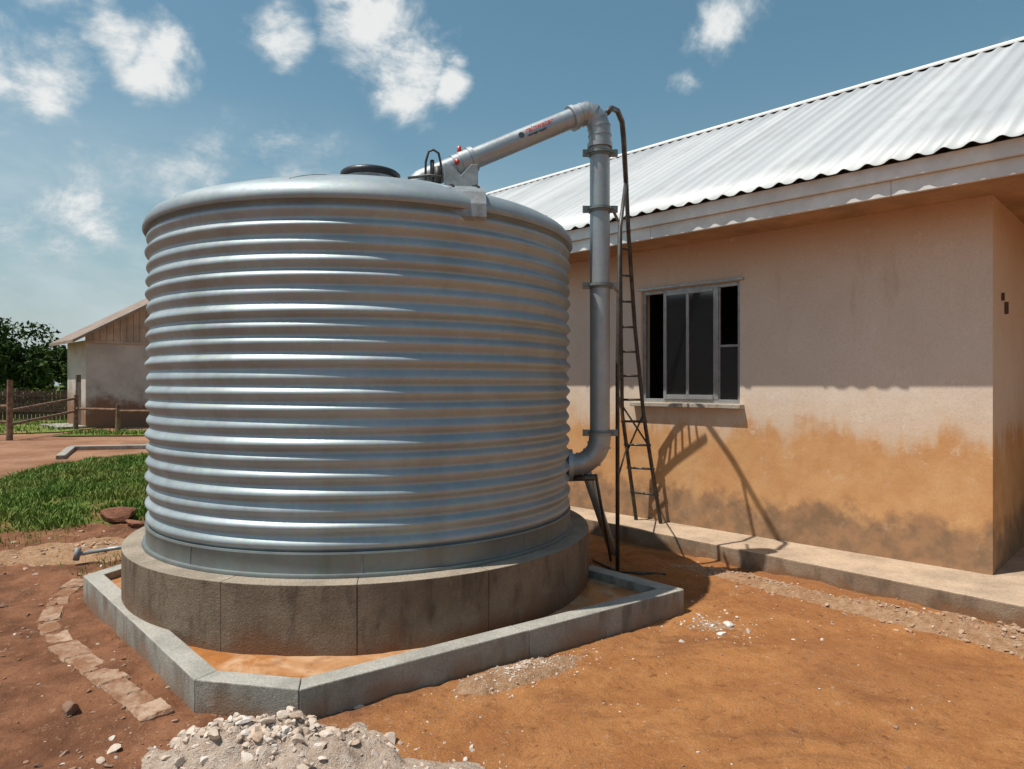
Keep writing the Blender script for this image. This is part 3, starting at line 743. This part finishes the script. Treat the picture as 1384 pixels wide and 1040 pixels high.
path=[V(a) for a in ((-4.05,6.45),(-3.95,5.95),(-3.62,5.35),(-3.15,4.78),(-2.6,4.3),(-2.2,3.95),(-1.9,3.66))]
for a,b in zip(path,path[1:]):
    n=2
    for k in range(n):
        p_=a.lerp(b,(k+.5)/n); d=(b-a).normalized(); nn=V((-d.y,d.x)); L=(b-a).length/n*.495; w=.085*random.uniform(.85,1.15)
        p_=p_+nn*random.uniform(-.012,.012); o=len(V_); cs=[]; NN=24
        for i in range(NN):
            an=2*math.pi*i/NN; cx_,cy_=math.cos(an),math.sin(an); m_=max(abs(cx_),abs(cy_))
            rr_=1/m_*random.uniform(.93,1.02); cs.append(p_+d*cx_*L*rr_+nn*cy_*w*rr_)
        zt=gh(p_.x,p_.y)+random.uniform(-.004,.008)
        for c in cs: V_.append((c.x,c.y,zt-.12))
        for c in cs: V_.append((c.x,c.y,zt+random.uniform(-.008,.002)))
        for c in cs: c2=c.lerp(p_,.12); V_.append((c2.x,c2.y,zt+.010+random.uniform(-.004,.004)))
        for i in range(NN):
            j=(i+1)%NN; F_.append((o+i,o+j,o+NN+j,o+NN+i)); F_.append((o+NN+i,o+NN+j,o+2*NN+j,o+2*NN+i))
        F_.append(tuple(o+2*NN+i for i in range(NN)))
mesh('stone_edging',V_,F_,M_EDGE)
V_=[];F_=[]; stone(V_,F_,-5.15,8.9,.08,.34,I3,.6); stone(V_,F_,-4.7,8.6,.03,.2,I3,.5); mesh('earth_boulder',V_,F_,M_MUDROCK,None,False,fix=False)
g=Geo(); g.tube([(-4.35,6.85,.10),(-3.95,7.0,.14),(-3.85,7.03,.10)],.02,10); g.tube([(-4.37,6.84,.04),(-4.35,6.85,.16)],.03,10); g.make('standpipe_stub',M_STEELGREY,None,True)

# ---------------------------------------------------------------- light, world
el=math.radians(65.2); hd=V((.943,.333)); L=V((hd.x*math.cos(el),hd.y*math.cos(el),-math.sin(el)))
ld=bpy.data.lights.new('sun','SUN'); ld.energy=4.7; ld.angle=math.radians(.53); ld.color=(1,.94,.85)
lo_=link(bpy.data.objects.new('sun',ld)); lo_.rotation_euler=L.to_track_quat('-Z','Y').to_euler(); lo_.location=(-10,-5,20)
w=bpy.data.worlds.new('World'); S.world=w; w.use_nodes=True; nt=w.node_tree; bg=nt.nodes['Background']
sky=nt.nodes.new('ShaderNodeTexSky'); sky.sky_type='NISHITA'; sky.sun_disc=False; sky.sun_elevation=el; sky.sun_rotation=math.atan2(-hd.x,-hd.y); sky.air_density=1.3; sky.dust_density=1.0; sky.ozone_density=1.5
class WN(NT):
    def __init__(s): s.nt=nt; s.geo=None
wn=WN(); tc=nt.nodes.new('ShaderNodeTexCoord'); wn.pos=tc.outputs['Generated']
nz=wn.sep()
cn=wn.noise(6.5,8,.64,wn.scale(None,(1,1,1.5)),.25); cn2=wn.noise(2.6,6,.6,wn.scale(None,(1,1,2.8)),.4)
wv=wn.noise(7.,4,.6,None,0,1)
def vmath(op,a,b):
    n=nt.nodes.new('ShaderNodeVectorMath'); n.operation=op; wn.inp(n.inputs[0],a); wn.inp(n.inputs[1],b); return n
sub=vmath('SUBTRACT',wv,(.5,.5,.5)).outputs[0]
sc_=nt.nodes.new('ShaderNodeVectorMath'); sc_.operation='SCALE'; wn.inp(sc_.inputs[0],sub); sc_.inputs['Scale'].default_value=.11
wpos=vmath('ADD',wn.pos,sc_.outputs[0]).outputs[0]
def dist(c):
    n=nt.nodes.new('ShaderNodeVectorMath'); n.operation='DISTANCE'; wn.inp(n.inputs[0],wpos); n.inputs[1].default_value=c; return n.outputs['Value']
def dirn(az,elv): a,e=math.radians(az),math.radians(elv); return (math.sin(a)*math.cos(e),math.cos(a)*math.cos(e),math.sin(e))
blob=None
for az,elv,rad_,st_ in ((-12.5,26.8,.085,1),(-9.5,24.2,.085,1),(-14,29.5,.06,.95),(-5.5,23.4,.05,1),(-18.5,26,.065,.95),(-28,22.6,.065,1),(-31,24.5,.055,.95),(-34,26.5,.06,.9),(-35,20.5,.09,1),(-38.5,19.5,.10,.95),(16.5,26.5,.06,.85),(14,23.3,.045,.75),(-17.5,16.5,.09,.72),(-24,13.5,.14,.72),(-34,11,.18,.68),(40,30,.15,.8),(-60,25,.2,.9),(60,20,.2,.8)):
    b=wn.ramp(dist(dirn(az,elv)),rad_*1.5,0,0,st_)
    blob=b if blob is None else wn.math('MAXIMUM',blob,b)
cl=wn.math('ADD',wn.math('MULTIPLY',blob,.45),cn)
cov=wn.ramp(cl,.68,.94,0,.96)
haz=wn.math('MULTIPLY',wn.ramp(cn2,.36,.64,0,.8),wn.ramp(nz[2],.12,.40,1,0))
left_=wn.ramp(nz[0],.1,-.45,.3,1.)
haz=wn.math('MULTIPLY',haz,left_)
lowhaze=wn.ramp(nz[2],-.02,.34,.55,0)
hs=nt.nodes.new('ShaderNodeHueSaturation'); hs.inputs['Saturation'].default_value=1.1; wn.inp(hs.inputs['Color'],sky.outputs[0]); hs.inputs['Hue'].default_value=.475; hs.inputs['Value'].default_value=1.0
col=wn.mix(lowhaze,hs.outputs[0],(4.0,5.3,5.9))
col=wn.mix(haz,col,(5.9,6.9,7.3))
ccol=wn.mix(wn.ramp(cl,.74,.95),(5.6,6.5,6.9),(9.0,9.1,9.0))
col=wn.mix(cov,col,ccol)
wn.inp(bg.inputs[0],col); bg.inputs[1].default_value=.095

cam=bpy.data.cameras.new('camera'); cam.lens=24; cam.sensor_width=36; cam.clip_end=3000
co=link(bpy.data.objects.new('camera',cam)); co.location=(0,0,1.8); co.rotation_euler=(math.radians(90),0,0); S.camera=co
